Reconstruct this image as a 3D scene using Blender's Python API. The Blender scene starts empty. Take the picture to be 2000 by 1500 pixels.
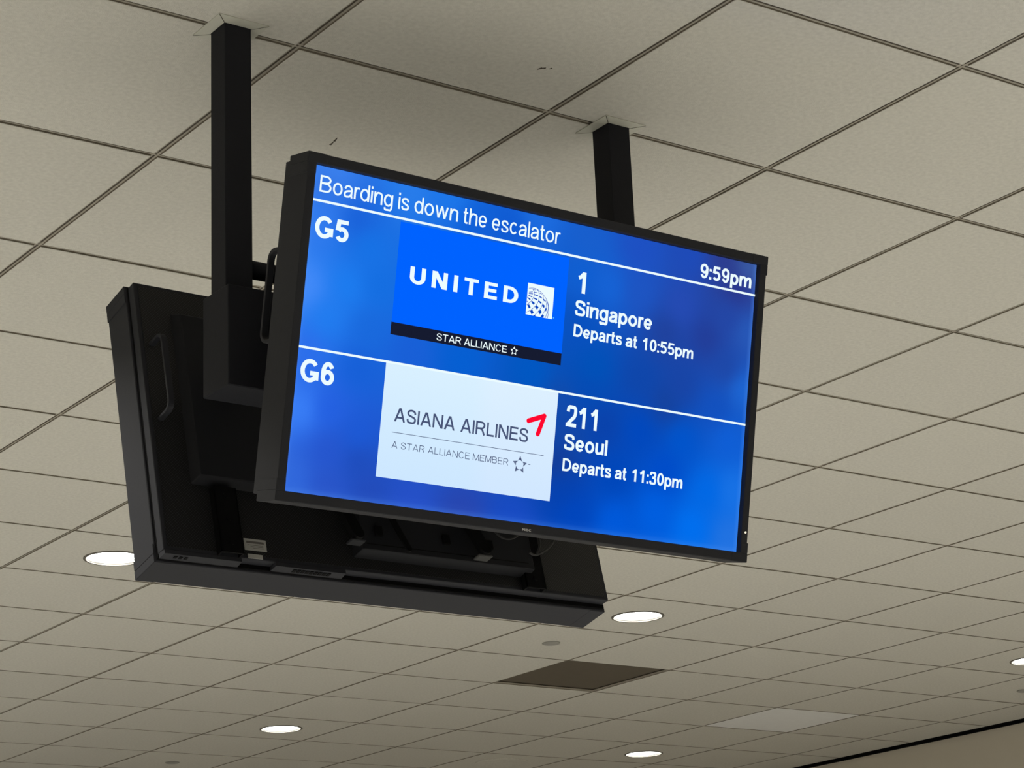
import bpy, bmesh, math, random
from mathutils import Vector, Matrix

random.seed(7)
S = bpy.context.scene
COL = S.collection
H = 3.63            # ceiling height above the floor
T = 0.61            # ceiling grid module

# ------------------------------------------------------------------ camera, world, exposure
cd = bpy.data.cameras.new('camera'); cam = bpy.data.objects.new('camera', cd); COL.objects.link(cam)
cd.sensor_width = 36.0; cd.lens = 4491.16 / 2000 * 36; cd.clip_start = 0.05; cd.clip_end = 200
Rm = ((0.816795, -0.575468, -0.04102), (0.144079, 0.272314, -0.95136), (0.558647, 0.771156, 0.305338))
cam.matrix_world = Matrix(((Rm[0][0], -Rm[1][0], -Rm[2][0], -2.08505),
                           (Rm[0][1], -Rm[1][1], -Rm[2][1], -3.54745),
                           (Rm[0][2], -Rm[1][2], -Rm[2][2], H - 2.02589),
                           (0, 0, 0, 1)))
S.camera = cam
W = bpy.data.worlds.new('world'); S.world = W; W.use_nodes = True
W.node_tree.nodes['Background'].inputs[0].default_value = (0.9, 0.95, 1.0, 1)
W.node_tree.nodes['Background'].inputs[1].default_value = 0.05
S.view_settings.view_transform = 'Standard'; S.view_settings.look = 'None'
S.view_settings.exposure = 0.0; S.view_settings.gamma = 1.0; S.view_settings.use_curve_mapping = False
LAMP_W = 30.0       # watts of each recessed ceiling lamp

# ------------------------------------------------------------------ materials
def lin(c):
    return tuple((x / 12.92 if x <= 0.04045 else ((x + 0.055) / 1.055) ** 2.4) for x in [v / 255 for v in c])
def mat(name, rgb, rough=0.6, spec=0.3, noise=0.0, scale=40, bump=0.0, metal=0.0, rand=0.0):
    m = bpy.data.materials.new(name); m.use_nodes = True; nt = m.node_tree; b = nt.nodes['Principled BSDF']
    c = lin(rgb)
    b.inputs['Roughness'].default_value = rough; b.inputs['Metallic'].default_value = metal
    b.inputs['Specular IOR Level'].default_value = spec
    b.inputs['Base Color'].default_value = (*c, 1)
    if noise or bump or rand:
        tc = nt.nodes.new('ShaderNodeTexCoord'); n = nt.nodes.new('ShaderNodeTexNoise')
        n.inputs['Scale'].default_value = scale; n.inputs['Detail'].default_value = 5
        nt.links.new(tc.outputs['Object'], n.inputs['Vector'])
        mr = nt.nodes.new('ShaderNodeMapRange'); mr.inputs[3].default_value = 1 - noise; mr.inputs[4].default_value = 1 + noise
        nt.links.new(n.outputs['Fac'], mr.inputs[0])
        val = mr.outputs[0]
        if rand:
            oi = nt.nodes.new('ShaderNodeObjectInfo'); m2 = nt.nodes.new('ShaderNodeMapRange')
            m2.inputs[3].default_value = 1 - rand; m2.inputs[4].default_value = 1 + rand
            nt.links.new(oi.outputs['Random'], m2.inputs[0])
            mu = nt.nodes.new('ShaderNodeMath'); mu.operation = 'MULTIPLY'
            nt.links.new(val, mu.inputs[0]); nt.links.new(m2.outputs[0], mu.inputs[1]); val = mu.outputs[0]
        vm = nt.nodes.new('ShaderNodeVectorMath'); vm.operation = 'SCALE'; vm.inputs[0].default_value = c
        nt.links.new(val, vm.inputs['Scale']); nt.links.new(vm.outputs[0], b.inputs['Base Color'])
        if bump:
            bp = nt.nodes.new('ShaderNodeBump'); bp.inputs['Strength'].default_value = bump; bp.inputs['Distance'].default_value = 0.002
            n2 = nt.nodes.new('ShaderNodeTexNoise'); n2.inputs['Scale'].default_value = scale * 4; n2.inputs['Detail'].default_value = 4
            nt.links.new(tc.outputs['Object'], n2.inputs['Vector'])
            nt.links.new(n2.outputs['Fac'], bp.inputs['Height']); nt.links.new(bp.outputs[0], b.inputs['Normal'])
    return m
def emit(name, rgb, strength=1.0, vcol=False):
    m = bpy.data.materials.new(name); m.use_nodes = True; nt = m.node_tree; nt.nodes.clear()
    e = nt.nodes.new('ShaderNodeEmission'); o = nt.nodes.new('ShaderNodeOutputMaterial')
    e.inputs[0].default_value = (*lin(rgb), 1); e.inputs[1].default_value = strength
    if vcol:
        a = nt.nodes.new('ShaderNodeVertexColor'); a.layer_name = 'picture'; nt.links.new(a.outputs[0], e.inputs[0])
    nt.links.new(e.outputs[0], o.inputs[0]); return m
def perforated():
    # sheet steel with a regular pattern of small round holes, marked as colour on the sheet (4.5 mm pitch)
    m = mat('perforated_sheet', (38, 38, 38), 0.5, 0.3); nt = m.node_tree; b = nt.nodes['Principled BSDF']
    tc = nt.nodes.new('ShaderNodeTexCoord'); mp = nt.nodes.new('ShaderNodeMapping')
    mp.inputs['Rotation'].default_value = (0, 0, math.radians(45)); mp.inputs['Scale'].default_value = (225, 225, 0)
    nt.links.new(tc.outputs['Object'], mp.inputs[0])
    fr = nt.nodes.new('ShaderNodeVectorMath'); fr.operation = 'FRACTION'; nt.links.new(mp.outputs[0], fr.inputs[0])
    ds = nt.nodes.new('ShaderNodeVectorMath'); ds.operation = 'DISTANCE'; ds.inputs[1].default_value = (0.5, 0.5, 0)
    nt.links.new(fr.outputs[0], ds.inputs[0])
    cr = nt.nodes.new('ShaderNodeMapRange'); cr.inputs[1].default_value = 0.26; cr.inputs[2].default_value = 0.34
    nt.links.new(ds.outputs['Value'], cr.inputs[0])
    mx = nt.nodes.new('ShaderNodeMix'); mx.data_type = 'RGBA'
    mx.inputs[6].default_value = (*lin((46, 46, 48)), 1); mx.inputs[7].default_value = (*lin((20, 20, 21)), 1)
    nt.links.new(cr.outputs[0], mx.inputs[0]); nt.links.new(mx.outputs[2], b.inputs['Base Color'])
    return m

M = dict(
    tile=mat('mineral_tile', (205, 203, 194), 0.95, 0.1, 0.17, 95, 0.65, rand=0.015),
    pale=mat('pale_tile', (228, 229, 228), 0.9, 0.1, 0.04, 20, 0.2),
    brown=mat('brown_panel', (100, 93, 82), 0.9, 0.1, 0.05, 20),
    grid=mat('painted_grid', (162, 156, 143), 0.6, 0.3),
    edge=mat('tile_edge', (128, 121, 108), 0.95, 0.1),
    slot=mat('grid_slot', (78, 72, 63), 0.8, 0.2),
    wall=mat('painted_wall', (204, 197, 182), 0.9, 0.15, 0.05, 2),
    reveal=mat('black_reveal', (8, 8, 8), 0.9, 0.05),
    floor=mat('terrazzo', (188, 187, 183), 0.45, 0.4, 0.12, 25),
    added_patch=mat('added_dark_patch', (92, 88, 82), 0.95, 0.1, 0.15, 60),
    black=mat('black_powder_coat', (32, 33, 38), 0.7, 0.15, 0.06, 60, 0.1),
    bezel=mat('black_plastic', (39, 40, 45), 0.65, 0.2, 0.04, 80, 0.05),
    case=mat('case_steel', (28, 29, 33), 0.65, 0.2, 0.05, 50, 0.05),
    dark=mat('dark_gap', (9, 9, 10), 0.8, 0.1),
    rubber=mat('cable_rubber', (34, 34, 36), 0.5, 0.4),
    perf=perforated(),
    collar=mat('collar_paint', (196, 196, 184), 0.6, 0.3, 0.04, 30),
    label=mat('label_paper', (158, 158, 154), 0.7, 0.2, 0.05, 200),
    labelp=mat('label_print', (96, 92, 90), 0.7, 0.2),
    steel=mat('zinc_steel', (54, 54, 53), 0.6, 0.3),
    silver=mat('silver_print', (190, 190, 190), 0.4, 0.5),
    trimw=mat('lamp_trim', (104, 100, 92), 0.5, 0.3),
    refl=mat('lamp_reflector', (240, 240, 235), 0.35, 0.5),
    disc=mat('cover_paint', (152, 151, 145), 0.6, 0.3),
    lens=emit('lamp_lens', (250, 255, 252), 6.0),
    pic=emit('screen_picture', (0, 90, 220), 1.0, True),
    white=emit('screen_white', (236, 252, 255), 1.0),
    flag=emit('screen_bright_blue', (0, 98, 255), 1.0),
    barb=emit('screen_near_black', (22, 27, 48), 1.0),
    pal=emit('screen_pale_blue', (215, 238, 255), 1.0, True),
    navy=emit('screen_navy', (8, 70, 190), 1.0),
    grey=emit('screen_slate', (72, 84, 118), 1.0),
    grey2=emit('screen_slate_light', (104, 116, 146), 1.0),
    red=emit('screen_red', (255, 8, 48), 1.0),
    cyan=emit('screen_light_blue', (90, 180, 255), 1.0),
    led=emit('indicator', (255, 245, 220), 1.0),
)

# ------------------------------------------------------------------ helpers
def link(name, me, m, parent=None):
    o = bpy.data.objects.new(name, me); COL.objects.link(o)
    if m is not None and not me.materials: me.materials.append(m)
    if parent is not None: o.parent = parent
    return o
def mesh(name, verts, faces):
    me = bpy.data.meshes.new(name); me.from_pydata([tuple(v) for v in verts], [], faces); me.update(); return me
class MB:
    def __init__(s): s.v = []; s.f = []; s.bm = None
    def add(s, vs, fs):
        n = len(s.v); s.v += [tuple(v) for v in vs]; s.f += [tuple(n + i for i in f) for f in fs]; return s
    def box(s, x0, x1, y0, y1, z0, z1, M4=None):
        vs = [Vector((x, y, z)) for x in (x0, x1) for y in (y0, y1) for z in (z0, z1)]
        if M4 is not None: vs = [M4 @ v for v in vs]
        return s.add(vs, [(0, 1, 3, 2), (4, 6, 7, 5), (0, 4, 5, 1), (2, 3, 7, 6), (0, 2, 6, 4), (1, 5, 7, 3)])
    def cyl(s, c, r0, r1, z0, z1, n=48, caps=True):
        vs = [(c[0] + r * math.cos(2 * math.pi * k / n), c[1] + r * math.sin(2 * math.pi * k / n), z) for r, z in ((r0, z0), (r1, z1)) for k in range(n)]
        fs = [(k, (k + 1) % n, n + (k + 1) % n, n + k) for k in range(n)]
        if caps: fs += [tuple(reversed(range(n))), tuple(range(n, 2 * n))]
        return s.add(vs, fs)
    def lathe(s, c, prof, n=48):
        vs = [(c[0] + r * math.cos(2 * math.pi * k / n), c[1] + r * math.sin(2 * math.pi * k / n), c[2] + z) for r, z in prof for k in range(n)]
        fs = [(j * n + k, j * n + (k + 1) % n, (j + 1) * n + (k + 1) % n, (j + 1) * n + k) for j in range(len(prof) - 1) for k in range(n)]
        return s.add(vs, fs)
    def tube(s, pts, r, n=10):
        pts = [Vector(p) for p in pts]; rings = []
        up = Vector((0.31, 0.17, 0.93))
        for i, p in enumerate(pts):
            d = (pts[min(i + 1, len(pts) - 1)] - pts[max(i - 1, 0)]).normalized()
            a = d.cross(up).normalized(); b = d.cross(a)
            rings.append([p + a * r * math.cos(2 * math.pi * k / n) + b * r * math.sin(2 * math.pi * k / n) for k in range(n)])
        vs = [v for rg in rings for v in rg]
        fs = [(i * n + k, i * n + (k + 1) % n, (i + 1) * n + (k + 1) % n, (i + 1) * n + k) for i in range(len(pts) - 1) for k in range(n)]
        fs += [tuple(reversed(range(n))), tuple(range((len(pts) - 1) * n, len(pts) * n))]
        return s.add(vs, fs)
    def frustum(s, x0, x1, y0, y1, z0, z1, inset):
        vs = [(x0, y0, z0), (x1, y0, z0), (x1, y1, z0), (x0, y1, z0),
              (x0 + inset, y0 + inset, z1), (x1 - inset, y0 + inset, z1), (x1 - inset, y1 - inset, z1), (x0 + inset, y1 - inset, z1)]
        return s.add(vs, [(3, 2, 1, 0), (4, 5, 6, 7), (0, 1, 5, 4), (1, 2, 6, 5), (2, 3, 7, 6), (3, 0, 4, 7)])
    def build(s, name, m, parent=None, bevel=0.0, seg=1, smooth=False):
        me = mesh(name, s.v, s.f)
        bm = bmesh.new(); bm.from_mesh(me)
        bmesh.ops.recalc_face_normals(bm, faces=bm.faces)
        if bevel: bmesh.ops.bevel(bm, geom=[e for e in bm.edges if e.is_manifold and e.calc_face_angle(0) > 0.3], offset=bevel, segments=seg, profile=0.6, affect='EDGES', clamp_overlap=True)
        if smooth:
            for f in bm.faces: f.smooth = True
            for e in bm.edges:
                if e.is_manifold and e.calc_face_angle(0) > 0.7: e.smooth = False
        bm.to_mesh(me); bm.free()
        return link(name, me, m, parent)
def tag(o, label=None, cat=None, group=None, kind=None):
    if label: o['label'] = label
    if cat: o['category'] = cat
    if group: o['group'] = group
    if kind: o['kind'] = kind
    return o
def empty(name, mw, label=None, cat=None, group=None, kind=None):
    o = bpy.data.objects.new(name, None); COL.objects.link(o); o.matrix_world = mw; o.empty_display_size = 0.1
    return tag(o, label, cat, group, kind)
def at(x, y, z): return Matrix.Translation((x, y, z))

# ------------------------------------------------------------------ room shell
XL, XR, YN, YF = -8.0, 7.69, -7.2, 13.2
floor = MB().box(XL - .2, XR + .4, YN - .2, YF + .2, -0.12, 0.0).build('floor', M['floor']); tag(floor, kind='structure')
tag(floor, label='pale terrazzo floor below the hanging displays')
tag(MB().box(1.6, XR, 4.2, YF, 0, .008).build('floor_added_patch', M['added_patch']), kind='structure', label='dark patch added over the far right floor to dim the ceiling above')  # added out of view: dark floor area that cuts bounce onto the far ceiling
for nm, b in (('wall_right', (XR + .025, XR + .25, YN, YF, 0, H + .3)), ('wall_left', (XL - .2, XL, YN, YF, 0, H + .3)),
              ('wall_front', (XL, XR + .25, YF, YF + .2, 0, H + .3)), ('wall_back', (XL, XR + .25, YN - .2, YN, 0, H + .3))):
    tag(MB().box(*b).build(nm, M['wall']), kind='structure')
tag(MB().box(XR + .003, XR + .0245, YN, YF, H - .017, H + .25).build('trim_1', M['reveal']), kind='structure', label='black shadow gap where the ceiling meets the wall')

# ------------------------------------------------------------------ ceiling: slotted grid bars and lay-in tiles
ceil = MB().box(XL, XR, YN, YF, 0.30, 0.34).build('ceiling', M['slot'])
ceil.location = (0, 0, H); tag(ceil, kind='structure', label='suspended ceiling of square beige tiles in a narrow metal grid')
GAP = 0.0168
CI = [(6, 6), (6, 11), (10, 11), (10, 6), (2, 6)]            # cells of the lamps in the photograph
lamp_cells = [(i, j) for i in range(-14, 11, 4) for j in range(-9, 22, 5)]
disc_cells = [(6, 7), (6, 13), (11, 7)]
BROWN, PALE = (7, 8), (10, 9)
def tile_mesh(name, w, d, hole=0.0):
    g = GAP / 2; x0, x1, y0, y1 = -w / 2 + g, w / 2 - g, -d / 2 + g, d / 2 - g; b = 0.0012; z = 0.0012
    if not hole:
        vs = [(x0 + b, y0 + b, 0), (x1 - b, y0 + b, 0), (x1 - b, y1 - b, 0), (x0 + b, y1 - b, 0),
              (x0, y0, z), (x1, y0, z), (x1, y1, z), (x0, y1, z), (x0, y0, .016), (x1, y0, .016), (x1, y1, .016), (x0, y1, .016)]
        fs = [(3, 2, 1, 0)] + [(k, (k + 1) % 4, 4 + (k + 1) % 4, 4 + k) for k in range(4)] + [(4 + k, 4 + (k + 1) % 4, 8 + (k + 1) % 4, 8 + k) for k in range(4)] + [(8, 9, 10, 11)]
    else:
        n = 48; sq = []
        for k in range(n):
            a = 2 * math.pi * k / n; c, s_ = math.cos(a), math.sin(a); q = 1 / max(abs(c), abs(s_)); sq.append((c * q, s_ * q))
        vs = [(hole * math.cos(2 * math.pi * k / n), hole * math.sin(2 * math.pi * k / n), 0) for k in range(n)]
        vs += [(p[0] * (w / 2 - g - b), p[1] * (d / 2 - g - b), 0) for p in sq] + [(p[0] * (w / 2 - g), p[1] * (d / 2 - g), z) for p in sq]
        vs += [(p[0] * (w / 2 - g), p[1] * (d / 2 - g), .016) for p in sq]
        vs += [(v[0], v[1], .05) for v in vs[:n]]
        fs = []
        for r in range(3): fs += [(r * n + k, (r + 1) * n + k, (r + 1) * n + (k + 1) % n, r * n + (k + 1) % n) for k in range(n)]
        fs += [(k, (k + 1) % n, 4 * n + (k + 1) % n, 4 * n + k) for k in range(n)]
    return vs, fs
def project(x, y, z):
    v = cam.matrix_world.inverted() @ Vector((x, y, z)); 
    if v.z > -0.1: return (-9999, -9999)
    return (1000 + 4491.16 * v.x / -v.z, 750 - 4491.16 * v.y / -v.z)
vs0, fs0 = tile_mesh('tile', T, T); 
def tile_data(vs, fs, m=None):
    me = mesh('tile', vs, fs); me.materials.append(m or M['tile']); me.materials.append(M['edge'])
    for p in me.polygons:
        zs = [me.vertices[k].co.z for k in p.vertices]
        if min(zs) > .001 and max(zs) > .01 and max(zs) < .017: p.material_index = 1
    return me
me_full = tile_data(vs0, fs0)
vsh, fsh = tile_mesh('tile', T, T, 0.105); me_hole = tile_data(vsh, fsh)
I0, I1, J0, J1 = math.floor(XL / T), math.ceil(XR / T), math.floor(YN / T), math.ceil(YF / T)
rest = MB(); n_tiles = 0
for i in range(I0, I1):
    for j in range(J0, J1):
        x0, x1, y0, y1 = max(i * T, XL), min((i + 1) * T, XR), max(j * T, YN), min((j + 1) * T, YF)
        cx, cy, w, d = (x0 + x1) / 2, (y0 + y1) / 2, x1 - x0, y1 - y0
        full = w > T - .001 and d > T - .001
        hole = (i, j) in lamp_cells
        ps = [project(x, y, H) for x in (x0, x1) for y in (y0, y1)]
        vis = max(p[0] for p in ps) > 0 and min(p[0] for p in ps) < 2000 and max(p[1] for p in ps) > 0 and min(p[1] for p in ps) < 1500
        if (i, j) == BROWN:
            o = MB().box(-w / 2 + .004, w / 2 - .004, -d / 2 + .004, d / 2 - .004, .013, .022).build('tile', M['brown'], ceil)
            o.location = (cx, cy, 0); o['label'] = 'dark brown square panel set slightly back among the beige tiles'; continue
        if vis:
            if full: me = me_hole if hole else me_full
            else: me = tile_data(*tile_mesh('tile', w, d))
            if (i, j) == PALE:
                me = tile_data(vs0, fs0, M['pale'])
            o = bpy.data.objects.new('tile', me); COL.objects.link(o); o.parent = ceil; o.location = (cx, cy, random.uniform(0, .0006)); n_tiles += 1
            if (i, j) == PALE: o['label'] = 'paler, whiter replacement tile'
        else:
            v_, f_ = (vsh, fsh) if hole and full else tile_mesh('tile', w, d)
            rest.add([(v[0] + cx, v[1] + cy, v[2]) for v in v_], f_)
print('tiles in view', n_tiles)
o = rest.build('tile_field', M['tile'], ceil); o['kind'] = 'stuff'
# bars: two flanges and a dark slot between them
def bar(axis, pos, a, b, dz):
    m = MB(); fl = .0078
    for s_ in (-1, 1):
        c0, c1 = sorted((s_ * fl, s_ * .0026))
        if axis == 'y': m.box(pos + c0, pos + c1, a, b, .0050 - dz, .0085)
        else: m.box(a, b, pos + c0, pos + c1, .0050 - dz, .0085)
    o = m.build('grid_bar', M['grid'], ceil)
    s2 = MB()
    if axis == 'y': s2.box(pos - .0030, pos + .0030, a, b, .0060 - (.0004 if axis == 'y' else 0), .030)
    else: s2.box(a, b, pos - .0030, pos + .0030, .0060, .030)
    s2.build('slot', M['slot'], o)
for i in range(-4, I1): 
    if XL < i * T < XR: bar('y', i * T, YN, YF, .0004)
for j in range(-5, 22): bar('x', j * T, XL, XR, 0.0)
tag(MB().box(XR - .016, XR + .003, YN, YF, .002, .03).build('wall_angle', M['grid'], ceil))
# scuffs and dents pressed into two tiles
def scuff(pts, wd):
    m = MB()
    for (x0, y0), (x1, y1) in zip(pts[:-1], pts[1:]):
        d = Vector((x1 - x0, y1 - y0, 0)); n = Vector((-d.y, d.x, 0)).normalized() * wd
        p, q = Vector((x0, y0, 0)), Vector((x1, y1, 0))
        m.add([p - n * .3, q - n, q + n, p + n * .3] + [v + Vector((0, 0, -.0006)) for v in (p - n * .2, q - n * .6, q + n * .6, p + n * .2)],
              [(0, 1, 5, 4), (1, 2, 6, 5), (2, 3, 7, 6), (3, 0, 4, 7), (4, 5, 6, 7)])
    return m
scuff([(.2907, .3315), (.2947, .351), (.2968, .3717)], .0028).build('scuff', M['slot'], ceil)
scuff([(.466, -.160), (.472, -.170), (.478, -.172)], .004).build('scuff', M['slot'], ceil)
scuff([(.486, -.174), (.490, -.179)], .003).build('scuff', M['slot'], ceil)

# ------------------------------------------------------------------ recessed lamps
LBL = {(2, 6): 'lit round recessed ceiling lamp partly behind the lower left corner of the rear display',
       (6, 6): 'lit round recessed ceiling lamp just right of the rear display bottom corner',
       (6, 11): 'lit round recessed ceiling lamp at the bottom, left of centre, below the rear display',
       (10, 11): 'lit round recessed ceiling lamp nearest the bottom edge, right of the dark brown panel',
       (10, 6): 'lit round recessed ceiling lamp cut by the right edge of the picture'}
proto_m = None
def downlight(i, j, first=None):
    root = empty('ceiling_lamp', at((i + .5) * T, (j + .5) * T, H), LBL.get((i, j), 'lit round recessed ceiling lamp outside the photographed area'), 'lamp', 'round recessed ceiling lamps')
    if first is None:
        r = MB().lathe((0, 0, 0), [(.1130, -.0005), (.1130, -.0022), (.1080, -.0042), (.1035, -.0030), (.1030, .004)], 56).build('trim_ring', M['trimw'], root, smooth=True)
        q = MB().lathe((0, 0, 0), [(.1030, .004), (.1010, .012), (.0985, .020)], 56).build('reflector', M['refl'], root, smooth=True)
        l = MB().cyl((0, 0), .1000, .1000, .014, .018, 56).build('lens', M['lens'], root)
        ks = [r, q, l]
    else:
        ks = []
        for ch in first:
            c = ch.copy(); COL.objects.link(c); c.parent = root; ks.append(c)
    L = bpy.data.lights.new('lamp_light', 'AREA'); L.shape = 'DISK'; L.size = 0.18; L.energy = LAMP_W; L.spread = math.radians(115); L.color = (1.0, 0.97, 0.91)
    lo = bpy.data.objects.new('lamp_light', L); COL.objects.link(lo); lo.parent = root; lo.location = (0, 0, .0125)
    return ks
first = None
for i, j in sorted(lamp_cells, key=lambda c: c not in CI):
    x, y = (i + .5) * T, (j + .5) * T
    if not (XL + .3 < x < XR - .3 and YN + .3 < y < YF - .3): continue
    ks = downlight(i, j, first); first = first or ks
for (i, j), lb in zip(disc_cells, ('small round beige cover plate above the dark brown panel', 'small round cover plate at the bottom edge, far left', 'small round cover plate at the right edge of the picture')):
    root = MB().lathe((0, 0, 0), [(.0, -.0060), (.036, -.0060), (.0400, -.0045), (.0405, -.0008), (.030, -.0004), (0, -.0004)], 40).build('sprinkler_cover', M['disc'], None, smooth=True)
    root.location = ((i + .48) * T, (j + .50) * T, H); tag(root, lb, 'sprinkler cover', 'round sprinkler cover plates')
sp = empty('ceiling_speaker', at(5.775, 7.575, H), 'large faint round speaker grille at the bottom edge below the rear display', 'speaker')
MB().lathe((0, 0, 0), [(.155, -.0004), (.155, -.006), (.150, -.0085), (.140, -.0065)], 56).build('frame', M['tile'], sp, smooth=True)
MB().lathe((0, 0, 0), [(.140, -.0065), (.130, -.0040), (.0, -.0040)], 56).build('grille', M['tile'], sp, smooth=True)

# screen picture samples: x, y on the screen, colour
BL =  [(-0.4703, 0.2806, (62, 132, 240)), (-0.478, 0.2561, (50, 115, 225)), (-0.4833, 0.1911, (50, 125, 240)), (-0.4988, 0.0704, (70, 140, 250)), (-0.4096, 0.205, (25, 95, 215)), (-0.3839, 0.1636, (22, 115, 230)), (-0.4175, 0.0843, (28, 125, 240)), (-0.4525, 0.0238, (32, 125, 240)), (-0.3552, 0.0949, (20, 110, 225)), (-0.3683, 0.0192, (25, 105, 220)), (-0.2231, 0.2874, (30, 120, 235)), (-0.3104, 0.2798, (40, 125, 235)), (-0.0837, 0.2566, (15, 90, 210)), (-0.0285, 0.2863, (30, 110, 225)), (0.0943, 0.2503, (25, 95, 205)), (0.2161, 0.2624, (30, 80, 195)), (0.3418, 0.2748, (30, 75, 185)), (0.4325, 0.2808, (45, 60, 140)), (0.4862, 0.2748, (60, 95, 165)), (0.4633, 0.2347, (40, 50, 135)), (0.0873, 0.1999, (15, 95, 210)), (0.1499, 0.1811, (22, 100, 215)), (0.0861, 0.092, (8, 80, 190)), (0.2237, 0.1838, (30, 85, 195)), (0.326, 0.1708, (38, 75, 180)), (0.443, 0.1697, (35, 70, 165)), (0.3952, 0.1213, (35, 60, 150)), (0.2932, 0.1152, (32, 65, 155)), (0.498, 0.1478, (40, 90, 185)), (0.4524, 0.0691, (30, 70, 165)), (0.3403, 0.0222, (25, 68, 165)), (0.24, 0.0175, (15, 70, 170)), (0.1293, 0.0207, (0, 82, 185)), (-0.01, -0.0098, (0, 88, 195)), (-0.1691, -0.0146, (5, 95, 210)), (-0.2792, -0.0128, (25, 95, 215)), (0.4952, 0.0346, (30, 105, 215)), (0.4341, -0.0148, (18, 80, 190)), (0.3065, -0.0226, (22, 65, 155)), (0.1212, -0.0195, (5, 75, 180)), (-0.4861, -0.0446, (45, 110, 235)), (-0.435, -0.1359, (35, 95, 225)), (-0.3813, -0.0558, (22, 95, 215)), (-0.3686, -0.1719, (28, 90, 215)), (-0.4854, -0.1429, (60, 130, 250)), (-0.4272, -0.2066, (38, 85, 205)), (-0.3638, -0.2164, (30, 75, 185)), (-0.4927, -0.2593, (50, 105, 220)), (-0.4204, -0.2683, (42, 85, 200)), (-0.3373, -0.2673, (35, 75, 185)), (-0.2502, -0.2844, (38, 80, 200)), (-0.1411, -0.2811, (40, 70, 175)), (-0.0278, -0.287, (25, 75, 195)), (0.1087, -0.2528, (0, 70, 190)), (0.0641, -0.1624, (20, 60, 150)), (0.0827, -0.1119, (18, 70, 165)), (0.0536, -0.0582, (20, 75, 170)), (0.1637, -0.0817, (10, 65, 170)), (0.2495, -0.0799, (0, 72, 190)), (0.3507, -0.0863, (0, 85, 205)), (0.4655, -0.0712, (15, 95, 215)), (0.3188, -0.15, (0, 75, 200)), (0.1973, -0.1747, (0, 70, 185)), (0.4235, -0.1771, (0, 105, 230)), (0.3919, -0.2504, (0, 112, 240)), (0.4879, -0.1694, (25, 115, 230)), (0.4898, -0.2597, (35, 115, 225)), (0.2058, -0.2611, (0, 90, 220)), (0.3015, -0.2309, (0, 95, 225)), (0.0815, -0.2176, (5, 65, 175)), (-0.1622, 0.2419, (15, 95, 215)), (-0.1797, 0.0871, (5, 95, 215)), (-0.1555, -0.1436, (30, 80, 190))]
cells = [[(-34.2, 140.1), (-25.9, 142.1), (-25.6, 140.9), (-34.1, 139.1)], [(-34.3, 137.2), (-24.7, 138.5), (-24.8, 137.0), (-34.2, 136.2)], [(-34.4, 133.9), (-25.4, 133.2), (-26.3, 131.0), (-34.7, 132.2)], [(-37.1, 130.6), (-29.0, 127.1), (-30.3, 124.4), (-36.5, 128.4)], [(-37.2, 123.5), (-35.0, 121.0), (-37.2, 119.7)], [(-26.7, 145.9), (-19.0, 146.8), (-18.5, 146.0), (-25.8, 145.0)], [(-22.8, 142.0), (-15.4, 142.3), (-14.5, 141.2), (-23.0, 140.4)], [(-22.0, 138.0), (-12.9, 136.9), (-13.1, 135.0), (-22.1, 136.0)], [(-22.9, 131.7), (-13.7, 129.7), (-14.6, 127.0), (-23.8, 129.6)], [(-25.6, 124.5), (-18.7, 121.5), (-21.4, 117.5), (-27.7, 122.2)], [(-35.6, 115.5), (-31.5, 117.1), (-27.4, 111.7), (-31.4, 109.1)], [(-11.5, 142.6), (-5.5, 141.1), (-4.6, 139.6), (-10.6, 141.5)], [(-9.7, 136.5), (-4.0, 134.5), (-3.0, 132.1), (-9.5, 134.0)], [(-10.4, 128.0), (-3.8, 124.9), (-4.7, 121.6), (-11.3, 125.3)], [(-14.9, 118.3), (-9.5, 115.0), (-12.9, 109.9), (-18.0, 114.2)], [(-28.3, 105.1), (-23.6, 108.5), (-19.5, 102.7), (-24.6, 99.3)], [(-0.3, 132.6), (5.0, 129.9), (5.0, 126.7), (-0.5, 130.3)], [(-0.5, 122.9), (4.1, 120.1), (2.6, 115.4), (-2.4, 118.4)], [(-5.2, 111.5), (-1.7, 107.6), (-5.4, 102.1), (-9.8, 106.6)], [(7.4, 126.5), (9.1, 124.8), (8.7, 122.2), (7.2, 123.9)], [(7.4, 117.8), (9.0, 114.5), (7.5, 109.4), (4.9, 112.2)], [(-4.2, 97.5), (0.6, 104.1), (4.0, 101.4), (2.4, 97.6)], [(11.5, 112.3), (12.0, 107.2), (10.1, 103.7), (9.8, 108.2)], [(-20.5, 97.4), (-16.9, 99.9), (-14.7, 97.4)]]
arcs = [[(-35.3, 146.6), (-26.1, 148.4), (-17.5, 148.1), (-10.2, 145.4), (-2.7, 140.9), (6.8, 132.2), (12.1, 122.1), (13.6, 109.4), (12.0, 97.7)], [(-25.9, 146.1), (-22.7, 142.7), (-21.9, 137.0), (-22.9, 131.7), (-27.5, 123.9), (-33.9, 117.7), (-36.9, 114.9)], [(-17.5, 147.7), (-12.4, 143.8), (-10.6, 137.0), (-11.4, 126.5), (-15.7, 118.1), (-23.7, 109.7), (-31.0, 104.4), (-37.0, 101.1)], [(-2.6, 139.6), (-0.9, 134.7), (-0.8, 125.7), (-4.1, 115.5), (-10.2, 106.8), (-17.2, 98.9)], [(5.9, 131.4), (7.5, 124.6), (7.1, 117.4), (4.3, 110.5), (1.7, 104.9)], [(9.4, 127.5), (12.0, 118.9), (11.3, 110.3), (7.1, 97.9)]]

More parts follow.
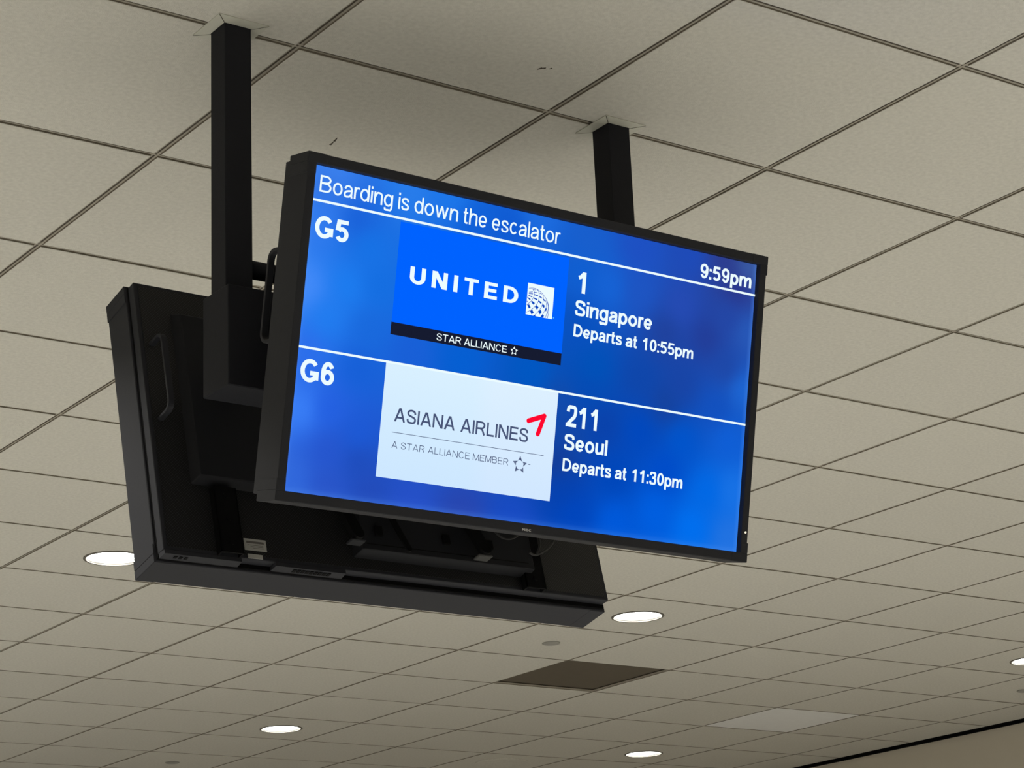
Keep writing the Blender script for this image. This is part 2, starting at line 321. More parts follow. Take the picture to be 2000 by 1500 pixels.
# ------------------------------------------------------------------ ceiling mount: two posts, collars, cross beam and tube, bracket arms
PX = (-0.148, 0.776)
mount = empty('ceiling_mount', at(0.314, 0, H), 'black steel twin-post ceiling mount carrying the two back-to-back displays', 'display mount')
mi = at(-0.314, 0, 0)
def mpart(mb, name, m, **k):
    mb.v = [(v[0] - .314, v[1], v[2]) for v in mb.v]
    return mb.build(name, m, mount, **k)
for px in PX:
    p = mpart(MB().box(px - .0285, px + .0285, -.0285, .0285, -.735, .12), 'post', M['black'], bevel=.0012)
    # square flared ceiling collar of two mitred plates
    m = MB(); o_, i_ = .054, .0300
    O = [(px - o_, -o_, -.0015), (px + o_, -o_, -.0015), (px + o_, o_, -.0015), (px - o_, o_, -.0015)]
    I = [(px - i_, -i_, -.0036), (px + i_, -i_, -.0036), (px + i_, i_, -.0036), (px - i_, i_, -.0036)]
    Ou = [(a, b, c + .0015) for a, b, c in O]; Iu = [(a, b, c + .0015) for a, b, c in I]
    m.add(O + I + Ou + Iu, [(k, (k + 1) % 4, 4 + (k + 1) % 4, 4 + k) for k in range(4)] + [(8 + k, 8 + (k + 1) % 4, 12 + (k + 1) % 4, 12 + k) for k in range(4)] +
          [(k, (k + 1) % 4, 8 + (k + 1) % 4, 8 + k) for k in range(4)] + [(4 + k, 4 + (k + 1) % 4, 12 + (k + 1) % 4, 12 + k) for k in range(4)])
    col = mpart(m, 'ceiling_collar', M['collar'])
    for sx, sy in ((1, 1), (-1, -1), (1, -1), (-1, 1)):
        a = Vector((px + sx * i_ - .314, sy * i_, -.0040)); b = Vector((px + sx * o_ - .314, sy * o_, -.0019)); n = Vector((-sy, sx, 0)).normalized() * .0007
        MB().add([a - n, b - n, b + n, a + n], [(0, 1, 2, 3)]).build('mitre_seam', M['slot'], col)
mpart(MB().box(-.181, .809, -.046, .052, -.736, -.541), 'cross_beam', M['black'], bevel=.0018)
mpart(MB().tube([(-.148, 0, -.486), (.314, 0, -.486), (.776, 0, -.486)], .0175, 20), 'cross_tube', M['black'], smooth=True)
for x in (-.02, .66):
    mpart(MB().box(x - .025, x + .025, -.207, -.046, -.66, -.57), 'bracket_arm', M['black'], bevel=.002)
    mpart(MB().box(x - .025, x + .025, .052, .250, -.66, -.57), 'bracket_arm', M['black'], bevel=.002)

# ------------------------------------------------------------------ displays
def disp_matrix(loc, tilt, back):
    a = math.radians(tilt)
    if back: x, y, z = (-1, 0, 0), (0, math.sin(a), math.cos(a)), (0, math.cos(a), -math.sin(a))
    else: x, y, z = (1, 0, 0), (0, -math.sin(a), math.cos(a)), (0, -math.cos(a), -math.sin(a))
    return Matrix(((x[0], y[0], z[0], loc[0]), (x[1], y[1], z[1], loc[1]), (x[2], y[2], z[2], loc[2]), (0, 0, 0, 1)))
WO, HO, WI, HI = .5275, .3055, .5095, .2868
def display(root, rim):
    zf, zb = .012, -rim
    def ring(w0, h0, w1, h1, z0, z1):
        m = MB(); V = []
        for (w, h, z) in ((w0, h0, z1), (w1, h1, z1), (w1, h1, z0), (w0, h0, z0)):
            V += [(-w, -h, z), (w, -h, z), (w, h, z), (-w, h, z)]
        fs = []
        for r in range(4): fs += [(r * 4 + k, r * 4 + (k + 1) % 4, ((r + 1) % 4) * 4 + (k + 1) % 4, ((r + 1) % 4) * 4 + k) for k in range(4)]
        return m.add(V, fs)
    bz = ring(WO - .0014, HO - .0008, WI, HI, zb, zf).build('bezel', M['bezel'], root, bevel=.0015)
    for sx in (-1, 1):                                # slightly proud moulded corners, with a seam beside each
        for sy in (-1, 1):
            m = MB()
            xa, xb = sorted((sx * (WO - .0385), sx * (WO + .0005))); ya, yb = sorted((sy * (HI + .0004), sy * (HO - .0004)))
            m.box(xa, xb, ya, yb, zb + .001, zf + .0006)
            xa, xb = sorted((sx * (WI + .0004), sx * (WO + .0005))); ya, yb = sorted((sy * (HO - .0385), sy * (HI + .0003)))
            m.box(xa, xb, ya, yb, zb + .001, zf + .0006)
            m.build('corner_cap', M['bezel'], bz, bevel=.0009)
    # rear: closing plate, stepped case, perforated sheet, hump, lower box
    MB().box(-WO + .006, WO - .006, -HO + .006, HO - .006, zb - .004, -.030).build('closing_plate', M['dark'], root)
    hz0, hz1 = zb - .026, zb - .003
    MB().box(-.521, .521, -.291, .299, hz0, hz1).build('rear_case', M['bezel'], root, bevel=.0012)
    MB().box(-.512, .512, -.284, .291, hz0 - .0015, hz0 + .002).build('vented_sheet', M['perf'], root)
    return hz0
def handle(root, x, y0, y1, z0, z1):
    w = .0062; t = .0050; rr = .018
    path = [(y0, z0)]
    for k in range(7):
        a = math.pi / 2 * k / 6; path.append((y0 + rr - rr * math.cos(a), z1 + rr - rr * math.sin(a)))
    for k in range(7):
        a = math.pi / 2 * k / 6; path.append((y1 - rr + rr * math.sin(a), z1 + rr - rr * math.cos(a)))
    path.append((y1, z0))
    m = MB(); rings = []
    for i, (y, z) in enumerate(path):
        p0 = path[max(i - 1, 0)]; p1 = path[min(i + 1, len(path) - 1)]
        d = Vector((p1[0] - p0[0], p1[1] - p0[1])).normalized(); n = Vector((-d.y, d.x)) * t / 2 * 1.3
        rings.append([(x - w, y - n.x, z - n.y), (x + w, y - n.x, z - n.y), (x + w, y + n.x, z + n.y), (x - w, y + n.x, z + n.y)])
    vs = [v for r in rings for v in r]
    fs = [(i * 4 + k, i * 4 + (k + 1) % 4, (i + 1) * 4 + (k + 1) % 4, (i + 1) * 4 + k) for i in range(len(path) - 1) for k in range(4)] + [(0, 1, 2, 3), tuple(len(vs) - 4 + k for k in range(4))]
    return m.add(vs, fs).build('handle', M['bezel'], root, bevel=.0008)

rear = empty('flight_display', disp_matrix((.3369, .3632, H - .7266), 13.54, True), 'black display seen from behind, its screen facing away, hung behind the lit one', 'display')
hz = display(rear, .070)                                # hz = z of the rear case face
MB().box(-.509, .509, -.2864, .2864, -.006, 0).build('screen', M['dark'], rear)
hump = MB().frustum(-.444, .448, -.146, .240, hz + .001, hz - .022, .012).build('rear_cover', M['case'], rear, bevel=.002)
MB().frustum(-.318, .104, -.262, -.150, hz + .001, hz - .034, .004).build('electronics_box', M['case'], rear, bevel=.0015)
MB().box(-.30, .09, -.246, -.2445, hz - .0345, hz - .0300).build('seam', M['dark'], rear)
MB().frustum(.356, .5205, -.3005, -.2905, hz + .021, hz - .001, .001).build('bottom_lip', M['bezel'], rear)
term = MB().frustum(.126, .284, -.3005, -.2905, hz + .021, hz - .001, .001).build('terminal_panel', M['bezel'], rear)
sk = MB()
for k in range(9): sk.box(.158 + k * .0095, .1648 + k * .0095, -.3012, -.3000, hz + .004, hz + .015)
sk.build('sockets', M['dark'], term)
for k in range(3):
    MB().box(.490 - k * .011, .496 - k * .011, -.3012, -.3002, hz + .005, hz + .013).build('vent_slot', M['dark'], rear)
for sx, x0 in ((1, .496), (-1, -.496)):
    handle(rear, x0, -.010, .158, hz + .002, hz - .050)
for x in (.385, -.322):                                  # mounting rails: open channels
    rl = MB().box(x - .024, x + .024, -.292, -.152, hz - .020, hz - .017)
    rl.box(x - .024, x - .021, -.292, -.152, hz - .020, hz - .001).box(x + .021, x + .024, -.292, -.152, hz - .020, hz - .001)
    r_ = rl.build('mounting_rail', M['dark'], rear)
    for yy in (-.27, -.22, -.17): MB().lathe((x, yy, hz - .020), [(.006, 0), (.006, -.003), (0, -.003)], 12).build('bolt', M['dark'], r_)
l1 = MB().box(.300, .348, -.2730, -.2485, hz - .0024, hz - .0014).build('rating_label', M['label'], rear)
MB().box(.305, .343, -.2580, -.2535, hz - .0027, hz - .0023).build('printed_band', M['labelp'], l1)
for k, yy in enumerate((-.2615, -.2645, -.2675)): MB().box(.307, .341 - .006 * k, yy - .0008, yy, hz - .0027, hz - .0023).build('printed_line', M['labelp'], l1)
MB().box(.311, .343, -.2900, -.2810, hz - .0024, hz - .0014).build('small_label', M['label'], rear)
# hanging straps and hooks of the mount seen below the front display
def slanted(p0, p1, w, t, name, m, parent):
    a, b = Vector(p0), Vector(p1); d = (b - a).normalized(); sx = Vector((1, 0, 0)); sx = (sx - d * sx.dot(d)).normalized(); n = d.cross(sx)
    mb = MB(); n0 = 8; outl = [(-w, 0), (w, 0)]
    L_ = (b - a).length
    outl += [(w * math.cos(math.pi * k / n0), L_ + w * math.sin(math.pi * k / n0)) for k in range(n0 + 1)]
    vs = [a + sx * u + d * v + n * z for z in (-t, t) for u, v in outl]; k = len(outl)
    mb.add(vs, [tuple(reversed(range(k))), tuple(range(k, 2 * k))] + [(q, (q + 1) % k, k + (q + 1) % k, k + q) for q in range(k)])
    return mb.build(name, m, parent)
slanted((.035, -.165, hz - .040), (.004, -.255, hz - .050), .0065, .002, 'strap', M['dark'], rear)
for xa, xb in ((.150, .128), (-.150, -.172)):
    s_ = slanted((xa, -.150, hz - .040), (xb, -.243, hz - .062), .013, .006, 'hook_arm', M['dark'], rear)
    MB().box(xb - .018, xb + .016, -.258, -.2525, hz - .064, hz - .040).build('hook_foot', M['steel'] if xa < 0 else M['case'], s_, bevel=.002)
for x in (-.205, .06, -.10): MB().box(x - .008, x + .008, -.226, -.206, hz - .040, hz - .033).build('cable_clip', M['dark'], rear)
def spline(pts, n=8):
    P = [Vector(p) for p in pts]; P = [P[0] * 2 - P[1]] + P + [P[-1] * 2 - P[-2]]; out = []
    for i in range(1, len(P) - 2):
        for k in range(n):
            t = k / n; a, b, c, d = P[i - 1], P[i], P[i + 1], P[i + 2]
            out.append(.5 * ((2 * b) + (c - a) * t + (2 * a - 5 * b + 4 * c - d) * t * t + (3 * b - a - 3 * c + d) * t ** 3))
    return out + [P[-2]]
zc = hz - .045
for pts in ([(-.19, -.12), (-.215, -.185), (-.235, -.205), (-.262, -.200), (-.290, -.170), (-.30, -.11)],
            [(-.318, -.11), (-.326, -.178), (-.324, -.208), (-.308, -.234)],
            [(-.36, -.11), (-.368, -.178), (-.350, -.210), (-.308, -.236), (-.285, -.236)]):
    MB().tube(spline([(x, y, zc - .004 * k) for k, (x, y) in enumerate(pts)]), .0022, 8).build('cable', M['rubber'], rear, smooth=True)

front = empty('flight_display', disp_matrix((.3246, -.3029, H - .7038), 12.45, False), 'black-framed display facing the viewer with a lit blue boarding information screen', 'display')
hf = display(front, .055)
MB().frustum(-.444, .444, -.146, .240, hf + .001, hf - .022, .012).build('rear_cover', M['case'], front, bevel=.002)
for x0 in (.496, -.496): handle(front, x0, -.016, .150, hf + .002, hf - .066)
for x in (-.35, .35):
    MB().box(x - .024, x + .024, -.29, .22, hf - .028, hf - .001).build('mounting_rail', M['black'], front)

# ---- lettering: strokes drawn as ribbons, wv = thickness of upright strokes, wh = thickness of level strokes
def arc(cx, cy, rx, ry, a0, a1, n=18):
    return [(cx + rx * math.cos(math.radians(a0 + (a1 - a0) * k / n)), cy + ry * math.sin(math.radians(a0 + (a1 - a0) * k / n))) for k in range(n + 1)]
def spl(pts):
    return [(v.x, v.y) for v in spline([(x, y, 0) for x, y in pts], 7)]
def glyph(ch, wv, wh, bold):
    h, k, X = wv / 2, wh / 2, .735
    if ch in 'oO': W_ = .76 if bold else .70
    o = .012
    def bowl(W_, top, bot, side):            # closed ring of b/d/p/q
        return arc(W_ / 2, (top + bot) / 2, W_ / 2 - h, (top - bot) / 2 - k, 0, 360, 32)
    Wn = .70 if bold else .62                # lower-case width
    if ch == ' ': return [], .39
    if ch == 'o': W_ = Wn + .05; return [arc(W_ / 2, X / 2, W_ / 2 - h, X / 2 - k + o, 0, 360, 36)], W_
    if ch == 'e':
        W_ = Wn; cx, cy, rx, ry = W_ / 2, X / 2, W_ / 2 - h, X / 2 - k + o
        return [arc(cx, cy, rx, ry, 0, 322, 34), [(h * .9, X * .47), (W_ - h * .9, X * .47)]], W_
    if ch == 'c': W_ = Wn - .02; return [arc(W_ / 2, X / 2, W_ / 2 - h, X / 2 - k + o, 40, 322, 30)], W_
    if ch == 'a':
        W_ = Wn
        return [spl([(h * 1.15, X * .70), (W_ * .26, X - k - .03), (W_ * .50, X - k + o), (W_ * .76, X - k - .045), (W_ - h * 1.25, X * .68), (W_ - h * 1.25, X * .40), (W_ - h * 1.25, X * .18), (W_ - h * .7, 0.0)]),
                spl([(W_ - h * 1.3, X * .58), (W_ * .50, X * .53), (W_ * .24, X * .45), (h, X * .27), (W_ * .20, k * 1.1), (W_ * .45, k - o + .01), (W_ * .68, k + .04), (W_ - h * 1.3, X * .34)])], W_
    if ch in 'dbpqg':
        W_ = Wn + .02; ring = arc(W_ / 2 - (.01 if ch in 'dgq' else -.01), X / 2, W_ / 2 - h, X / 2 - k + o, 0, 360, 34)
        if ch == 'd': return [ring, [(W_ - h, 0), (W_ - h, 1.0)]], W_
        if ch == 'p': return [ring, [(h, -.27), (h, X)]], W_
        if ch == 'b': return [ring, [(h, 0), (h, 1.0)]], W_
        return [ring, spl([(W_ - h, X), (W_ - h, X * .5), (W_ - h, .02), (W_ * .80, -.19), (W_ * .5, -.27 + k), (W_ * .2, -.215), (h * 1.3, -.09)])], W_
    if ch == 'r': W_ = .42 if bold else .38; return [[(h, 0), (h, X)], spl([(h, X * .55), (h + .07, X * .84), (W_ * .74, X - k), (W_, X - k * 1.25)])], W_ - .03
    if ch == 'n': W_ = Wn; return [[(h, 0), (h, X)], spl([(h, X * .55), (W_ * .32, X - k - .03), (W_ * .58, X - k + o), (W_ * .86, X * .84), (W_ - h, X * .60), (W_ - h, X * .3), (W_ - h, 0)])], W_
    if ch == 'u': W_ = Wn; return [[(W_ - h, 0), (W_ - h, X)], spl([(h, X), (h, X * .6), (h, X * .36), (W_ * .16 + h * .3, X * .13), (W_ * .42, k - o), (W_ * .70, k + .04), (W_ - h, X * .38)])], W_
    if ch == 'h': g, a = glyph('n', wv, wh, bold); return [[(h, 0), (h, 1.0)]] + g[1:], a
    if ch == 'm':
        W_ = 1.10 if bold else 1.02; c = W_ / 2
        return [[(h, 0), (h, X)], spl([(h, X * .55), (W_ * .18, X - k - .03), (W_ * .32, X - k + o), (c - h * .4, X * .85), (c, X * .58), (c, X * .3), (c, 0)]),
                spl([(c, X * .55), (W_ * .66, X - k - .03), (W_ * .80, X - k + o), (W_ - h * 1.4, X * .85), (W_ - h, X * .58), (W_ - h, X * .3), (W_ - h, 0)])], W_
    if ch == 'i': return [[(h, 0), (h, X)], [(h, 1.0 - .15), (h, 1.0)]], wv
    if ch == 'l': return [[(h, 0), (h, 1.0)]], wv
    if ch == ':': return [[(h, 0), (h, .17 if bold else .13)], [(h, X - (.17 if bold else .13)), (h, X)]], wv
    if ch == 't': W_ = .40 if bold else .34; return [spl([(W_ * .42, .95), (W_ * .42, .6), (W_ * .42, .25), (W_ * .52, .075), (W_ * .98, k * 1.0)]), [(0, X - k), (W_ * .96, X - k)]], W_
    if ch == 's':
        W_ = .62 if bold else .56
        return [spl([(W_ - h * 1.1, X * .70), (W_ * .72, X * .90), (W_ * .48, X - k + o), (W_ * .20, X * .88), (h * 1.05, X * .74), (W_ * .24, X * .60), (W_ * .52, X * .50), (W_ * .80, X * .40), (W_ - h, X * .24), (W_ * .76, X * .08 + k * .2), (W_ * .48, k - o), (W_ * .20, X * .10), (h * .9, X * .28)])], W_
    if ch == 'w': W_ = 1.0; return [[(.02 + h, X), (W_ * .27, 0), ], [(W_ * .27, 0), (W_ / 2, X)], [(W_ / 2, X), (W_ * .73, 0)], [(W_ * .73, 0), (W_ - h - .02, X)]], W_
    if ch == 'S':
        W_ = .84 if bold else .80
        return [spl([(W_ - h * 1.2, .68), (W_ * .80, .86), (W_ * .50, 1 - k + o), (W_ * .20, .88), (h * 1.15, .74), (W_ * .22, .60), (W_ * .50, .515), (W_ * .80, .42), (W_ - h, .27), (W_ * .80, .10), (W_ * .50, k - o), (W_ * .18, .11), (h * .95, .32)])], W_
    if ch == 'G':
        W_ = .96; return [arc(W_ / 2 - .01, .5, W_ / 2 - h, .5 - k + o, 38, 333, 34), [(W_ - h - .01, .12), (W_ - h - .01, .50)], [(W_ * .52, .50 - k), (W_ - .01, .50 - k)]], W_
    if ch == 'C': W_ = .92; return [arc(W_ / 2, .5, W_ / 2 - h, .5 - k + o, 36, 324, 34)], W_
    if ch == 'D': W_ = .88; return [[(h, 0), (h, 1)], [(h, 1 - k), (W_ * .42, 1 - k)] + arc(W_ * .42, .5, W_ * .58 - h, .5 - k, 88, -88, 20) + [(W_ * .42, k), (h, k)]], W_
    if ch == 'B': W_ = .82; return [[(h, 0), (h, 1)], [(h, 1 - k), (W_ * .50, 1 - k)] + arc(W_ * .50, .76 - k * .2, W_ * .44 - h, .24 - k * .8, 88, -88, 14) + [(h, .525)], [(h, .525), (W_ * .55, .525)] + arc(W_ * .55, .2625 + k * .5, W_ * .45 - h, .2625 - k * .5, 88, -88, 14) + [(h, k)]], W_
    if ch == 'R': W_ = .86; return [[(h, 0), (h, 1)], [(h, 1 - k), (W_ * .56, 1 - k)] + arc(W_ * .56, .73 - k * .3, W_ * .40 - h, .27 - k * .7, 88, -88, 14) + [(h, .46)], [(W_ * .50, .46), (W_ * .70, .36), (W_ - h, 0)]], W_
    if ch == 'U': W_ = .88; return [[(h, 1), (h, .40)] + arc(W_ / 2, .40, W_ / 2 - h, .40 - k + o, 180, 360, 20) + [(W_ - h, 1)]], W_
    if ch == 'N': W_ = .88; return [[(h, 0), (h, 1)], [(W_ - h, 0), (W_ - h, 1)], [(h * 1.2, 1), (W_ - h * 1.2, 0)]], W_
    if ch == 'M': W_ = 1.02; return [[(h, 0), (h, 1)], [(W_ - h, 0), (W_ - h, 1)], [(h, 1), (W_ / 2, 0)], [(W_ / 2, 0), (W_ - h, 1)]], W_
    if ch == 'I': return [[(h, 0), (h, 1)]], wv
    if ch == 'L': W_ = .66; return [[(h, 0), (h, 1)], [(h, k), (W_, k)]], W_
    if ch == 'E': W_ = .76; return [[(h, 0), (h, 1)], [(h, k), (W_, k)], [(h, 1 - k), (W_ * .98, 1 - k)], [(h, .52), (W_ * .92, .52)]], W_
    if ch == 'T': W_ = .82; return [[(W_ / 2, 0), (W_ / 2, 1)], [(0, 1 - k), (W_, 1 - k)]], W_
    if ch == 'A': W_ = .92; return [[(h, 0), (W_ / 2 - h * .2, 1)], [(W_ / 2 + h * .2, 1), (W_ - h, 0)], [(W_ * .22, .30), (W_ * .78, .30)]], W_
    if ch == '0': W_ = .70; return [arc(W_ / 2, .5, W_ / 2 - h, .5 - k + o, 0, 360, 34)], W_
    if ch == '1': W_ = .70; return [[(.50 - h, 0), (.50 - h, 1)], spl([(.50 - h, 1 - k * .6), (.40 - h, .86), (.27 - h * .5, .77), (.08, .71)])], W_
    if ch == '2': W_ = .70; return [spl([(h * 1.05, .70), (W_ * .22, .90), (W_ * .50, 1 - k + o), (W_ * .80, .89), (W_ - h, .70), (W_ * .78, .50), (W_ * .50, .32), (W_ * .26, .16), (h * 1.2, k)]), [(.01, k), (W_, k)]], W_
    if ch == '3':
        W_ = .70; return [spl([(h * 1.05, .74), (W_ * .22, .92), (W_ * .48, 1 - k + o), (W_ * .76, .92), (W_ - h * 1.2, .76), (W_ * .74, .60), (W_ * .42, .545)]),
                          spl([(W_ * .42, .545), (W_ * .78, .48), (W_ - h, .28), (W_ * .78, .09), (W_ * .48, k - o), (W_ * .20, .09), (h * .9, .27)])], W_
    if ch == '5':
        W_ = .70; return [[(W_ - .05, 1 - k), (W_ * .25, 1 - k)], [(W_ * .25, 1.0), (W_ * .16, .50)],
                          arc(W_ / 2, .33, W_ / 2 - h, .33 - k + o, 140, -152, 30)], W_
    if ch == '6':
        W_ = .70; return [arc(W_ / 2, .33, W_ / 2 - h, .33 - k + o, 0, 360, 30), arc(W_ / 2, .52, W_ / 2 - h, .48 - k + o, 34, 205, 24)], W_
    if ch == '9':
        g, a = glyph('6', wv, wh, bold); return [[(a - x, 1 - y) for x, y in s_] for s_ in g], a
    raise ValueError(ch)
def ribbon(mb, pts, wv, wh, z):
    n = len(pts)
    if n < 2: return
    closed = abs(pts[0][0] - pts[-1][0]) + abs(pts[0][1] - pts[-1][1]) < 1e-6 and n > 8
    L_, R_ = [], []
    dx, dy = pts[1][0] - pts[0][0], pts[1][1] - pts[0][1]
    if n == 2 and abs(dy) > abs(dx) * .5:            # upright or slanting stroke: ends cut level
        q = wv / 2 * math.hypot(dx, dy * 1.0) / abs(dy)
        (a, b), (c, d) = pts
        mb.add([(a - q, b, z), (a + q, b, z), (c + q, d, z), (c - q, d, z)], [(0, 1, 2, 3)]); return
    for i in range(n):
        if closed: a, b = pts[i - 1 if i else -2], pts[i + 1 if i < n - 1 else 1]
        else: a, b = pts[max(i - 1, 0)], pts[min(i + 1, n - 1)]
        dx, dy = b[0] - a[0], b[1] - a[1]; q = math.hypot(dx, dy) or 1; nx, ny = -dy / q, dx / q
        hx, hy = nx * wv / 2, ny * wh / 2
        L_.append((pts[i][0] + hx, pts[i][1] + hy, z)); R_.append((pts[i][0] - hx, pts[i][1] - hy, z))
    mb.add(L_ + R_, [(i, i + 1, n + i + 1, n + i) for i in range(n - 1)])
def lettering(text, x0, x1, y0, y1, z, m, parent, wv=.2, wh=.17, bold=True, track=.11, space=None, slant=0, name='lettering', label=None):
    mb = MB(); cur = 0.0; strokes = []
    for ch in text:
        g, adv = glyph(ch, wv, wh, bold)
        if ch == ' ': cur += (space if space is not None else .26); continue
        strokes += [[(x + cur, y) for x, y in s_] for s_ in g]; cur += adv + track
    cur -= track
    capy = y1 - y0
    sx = (x1 - x0) / cur
    # ribbons are drawn in cap-height units, then stretched to the measured width
    for k_, s_ in enumerate(strokes): ribbon(mb, s_, wv, wh, 0)
    if text.startswith('1') and len(text) == 1:
        xs = [v[0] for v in mb.v]; a = min(xs); sx = (x1 - x0) / (max(xs) - a); mb.v = [(v[0] - a, v[1], v[2]) for v in mb.v]
    mb.v = [(x0 + v[0] * sx, y0 + v[1] * capy, z) for v in mb.v]
    me = mesh(name, mb.v, mb.f); o = link(name, me, m, parent)
    if label: o['label'] = label
    return o

# ---- the picture on the lit screen
nx, ny = 96, 54; V = []; C_ = []
def blue(x, y):
    sw = 0; acc = [0, 0, 0]
    for px, py, c in BL:
        d2 = (x - px) ** 2 + (y - py) ** 2; w = 1 / (d2 + .0009) ** 1.6
        sw += w
        for q in range(3): acc[q] += w * c[q]
    return [a / sw for a in acc]
for j in range(ny + 1):
    for i in range(nx + 1):
        x, y = -.509 + 1.018 * i / nx, -.28635 + .5727 * j / ny
        V.append((x, y, 0)); c = blue(x, y)
        e = max(0, 1 - min(abs(x + .509), abs(y + .286)) / .012, 1 - abs(x - .509) / .010) * .5
        C_.append([v + (t - v) * e * .6 for v, t in zip(c, (95, 155, 245))])
F = [(j * (nx + 1) + i, j * (nx + 1) + i + 1, (j + 1) * (nx + 1) + i + 1, (j + 1) * (nx + 1) + i) for j in range(ny) for i in range(nx)]
def vcol(me, cols):
    a = me.color_attributes.new('picture', 'FLOAT_COLOR', 'POINT')
    for k, c in enumerate(cols): a.data[k].color = (*lin(c), 1)
me = mesh('screen', V, F); vcol(me, C_)
scr = link('screen', me, M['pic'], front); scr['label'] = 'lit blue screen picture'
z1, z2, z3 = .0005, .0009, .0013
def quad(name, x0, x1, y0, y1, z, m, label=None):
    o = link(name, mesh(name, [(x0, y0, z), (x1, y0, z), (x1, y1, z), (x0, y1, z)], [(0, 1, 2, 3)]), m, scr)
    if label: o['label'] = label
    return o
quad('rule', -.5085, .5095, .2225, .2268, z2, M['white'], 'white line under the heading')
quad('rule', -.5085, .5088, -.0368, -.0327, z2, M['white'], 'white line between the two flights')
quad('logo_panel', -.3228, .0515, .0375, .2190, z1, M['flag'], 'bright blue airline panel')
quad('logo_band', -.3232, .0515, .0150, .0375, z1, M['barb'], 'near-black band under the blue panel')
nv = 8; vv = []; cc = []
for j in range(nv + 1):
    for i in range(nv + 1):
        u, t = i / nv, j / nv; vv.append((-.3262 + .3780 * u, -.2392 + .2030 * t, z1)); cc.append((205 + 12 * t + (4 if u > .6 else 0), 231 + 9 * t, 255))
me = mesh('logo_panel', vv, [(j * (nv + 1) + i, j * (nv + 1) + i + 1, (j + 1) * (nv + 1) + i + 1, (j + 1) * (nv + 1) + i) for j in range(nv) for i in range(nv)]); vcol(me, cc)
link('logo_panel', me, M['pal'], scr)['label'] = 'pale blue-white airline panel'
Wt = M['white']
lettering('Boarding is down the escalator', -.4938, .0254, .2405, .2702, z2, Wt, scr, .128, .112, False, .10, .30)
lettering('G5', -.4949, -.4271, .1602, .1988, z2, Wt, scr, .22, .19, True, .10)
lettering('G6', -.4962, -.4288, -.0938, -.0539, z2, Wt, scr, .22, .19, True, .10)
lettering('9:59pm', .3667, .4980, .2370, .2651, z2, Wt, scr, .21, .17, True, .10)
lettering('1', .0752, .0938, .1573, .1979, z2, Wt, scr, .20, .17, True)
lettering('Singapore', .0739, .2580, .1145, .1433, z2, Wt, scr, .20, .17, True, .09)
lettering('Departs at', .0746, .2257, .0742, .0978, z2, Wt, scr, .20, .17, True, .09, .32)
lettering('10:55pm', .2380, .3642, .0743, .0973, z2, Wt, scr, .20, .17, True, .09)
lettering('211', .0736, .1530, -.0959, -.0559, z2, Wt, scr, .20, .17, True, .09)
lettering('Seoul', .0739, .1749, -.1392, -.1098, z2, Wt, scr, .20, .17, True, .09)
lettering('Departs at', .0743, .2246, -.1794, -.1556, z2, Wt, scr, .20, .17, True, .09, .32)
lettering('11:30pm', .2370, .3618, -.1794, -.1556, z2, Wt, scr, .20, .17, True, .09)
lettering('UNITED', -.2939, -.0570, .1125, .1430, z2, Wt, scr, .24, .20, True, .36)
lettering('STAR ALLIANCE', -.2261, -.0721, .0196, .0323, z2, Wt, scr, .15, .13, False, .12, .34)
lettering('ASIANA AIRLINES', -.2993, -.0086, -.1376, -.1128, z2, M['grey'], scr, .155, .14, False, .12, .40, label='slate grey lettering')
lettering('A STAR ALLIANCE MEMBER', -.2994, -.0479, -.1850, -.1729, z2, M['grey'], scr, .10, .10, False, .17, .40, label='thin slate grey lettering')
quad('thin_rule', -.3018, .0298, -.1577, -.1567, z2, M['grey'])
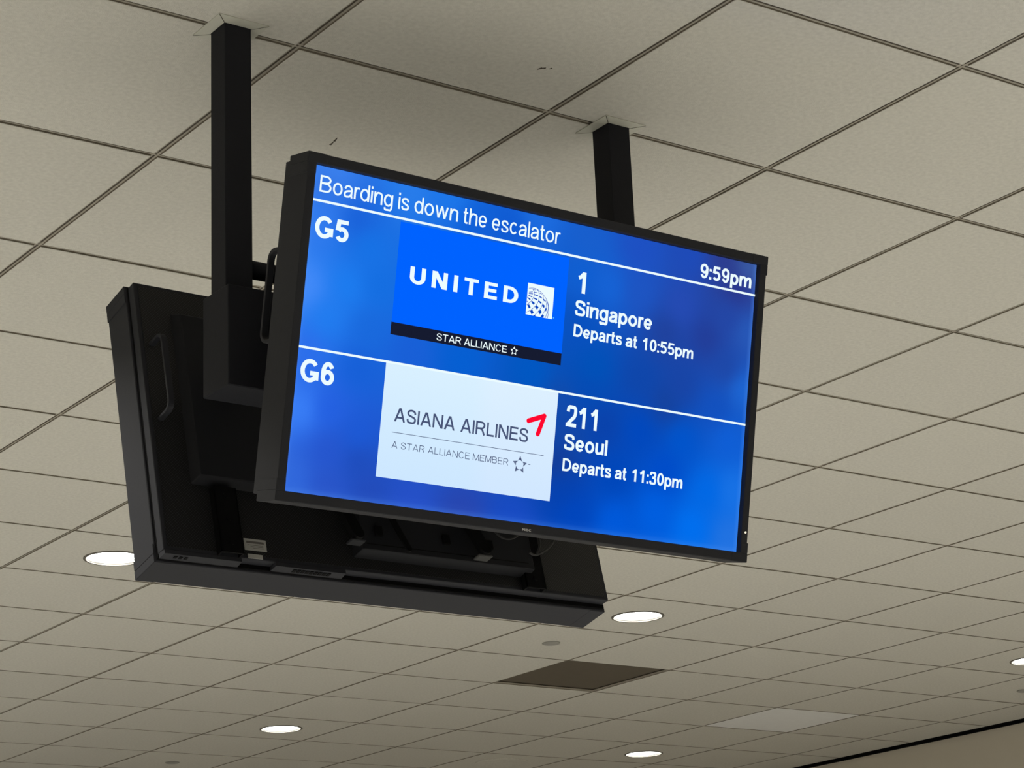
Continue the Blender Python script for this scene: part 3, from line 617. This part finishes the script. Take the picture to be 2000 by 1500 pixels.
# star emblem of five bent darts
def star(cx, cy, r, m, ms, name):
    mb = MB(); mb2 = MB()
    for q in range(5):
        a = math.radians(90 - 72 * q); u = Vector((math.cos(a), math.sin(a), 0)); w = Vector((-u.y, u.x, 0)); c = Vector((cx, cy, z2))
        tip = c + u * r; l = c + u * r * .44 + w * r * .30; rr_ = c + u * r * .40 - w * r * .30; mid = c + u * r * .54
        mb.add([tip, l, mid], [(0, 1, 2)]); mb2.add([tip, mid, rr_], [(0, 1, 2)])
        if ms is m: mb.add([mid, l, rr_], [(0, 1, 2)])
    o = link(name, mesh(name, mb.v, mb.f), m, scr); 
    mb2.v = [(v[0], v[1], v[2]) for v in mb2.v]
    if ms is m: o.data = mesh(name, mb.v + mb2.v, mb.f + [tuple(i + len(mb.v) for i in f) for f in mb2.f]); o.data.materials.append(m)
    else: link(name, mesh(name, mb2.v, mb2.f), ms, scr)
star(-.0560, .0258, .0088, Wt, Wt, 'star_emblem')
star(-.0221, -.1807, .0165, M['grey2'], M['grey'], 'star_emblem')
quad('trademark', -.0035, .0015, -.1780, -.1766, z2, M['grey2'])
# red mark with rounded ends
mb = MB(); pr = [(-.0106, -.0975), (.0242, -.0840), (.0124, -.1190)]; rw = .0046
for a, b in zip(pr[:-1], pr[1:]):
    d = Vector((b[0] - a[0], b[1] - a[1], 0)).normalized(); n = Vector((-d.y, d.x, 0)) * rw
    A_, B_ = Vector((*a, z2)), Vector((*b, z2)); mb.add([A_ - n, B_ - n, B_ + n, A_ + n], [(0, 1, 2, 3)])
for a in pr: mb.add([(a[0] + rw * math.cos(2 * math.pi * k / 20), a[1] + rw * math.sin(2 * math.pi * k / 20), z2) for k in range(20)], [tuple(range(20))])
link('red_emblem', mesh('red_emblem', mb.v, mb.f), M['red'], scr)['label'] = 'red bent mark with rounded ends'
# globe emblem
quad('globe_emblem', -.0373, .0228, .0976, .1569, z2, Wt, 'white square emblem with a blue globe lattice')
mb = MB()
for p in cells: mb.add([(x / 1000, y / 1000, z3) for x, y in p], [tuple(range(len(p)))])
for p in arcs: ribbon(mb, spl([(x / 1000, y / 1000) for x, y in p]), .0009, .0009, z3)
link('globe_lattice', mesh('globe_lattice', mb.v, mb.f), M['navy'], scr)
link('trademark', mesh('trademark', [(.0263 + .0016 * math.cos(k * .5236), .1009 + .0016 * math.sin(k * .5236), z2) for k in range(12)], [tuple(range(12))]), M['cyan'], scr)
# maker's lettering and indicator on the lower bezel
lettering('NEC', -.0125, .0085, -.3006, -.2964, .0124, M['silver'], front, .24, .22, True, .14, name='maker_lettering', label='small silver lettering on the bezel')
MB().lathe((.5185, -.2465, .0124), [(.0022, 0), (.0020, .0012), (0, .0016)], 16).build('indicator_light', M['led'], front)
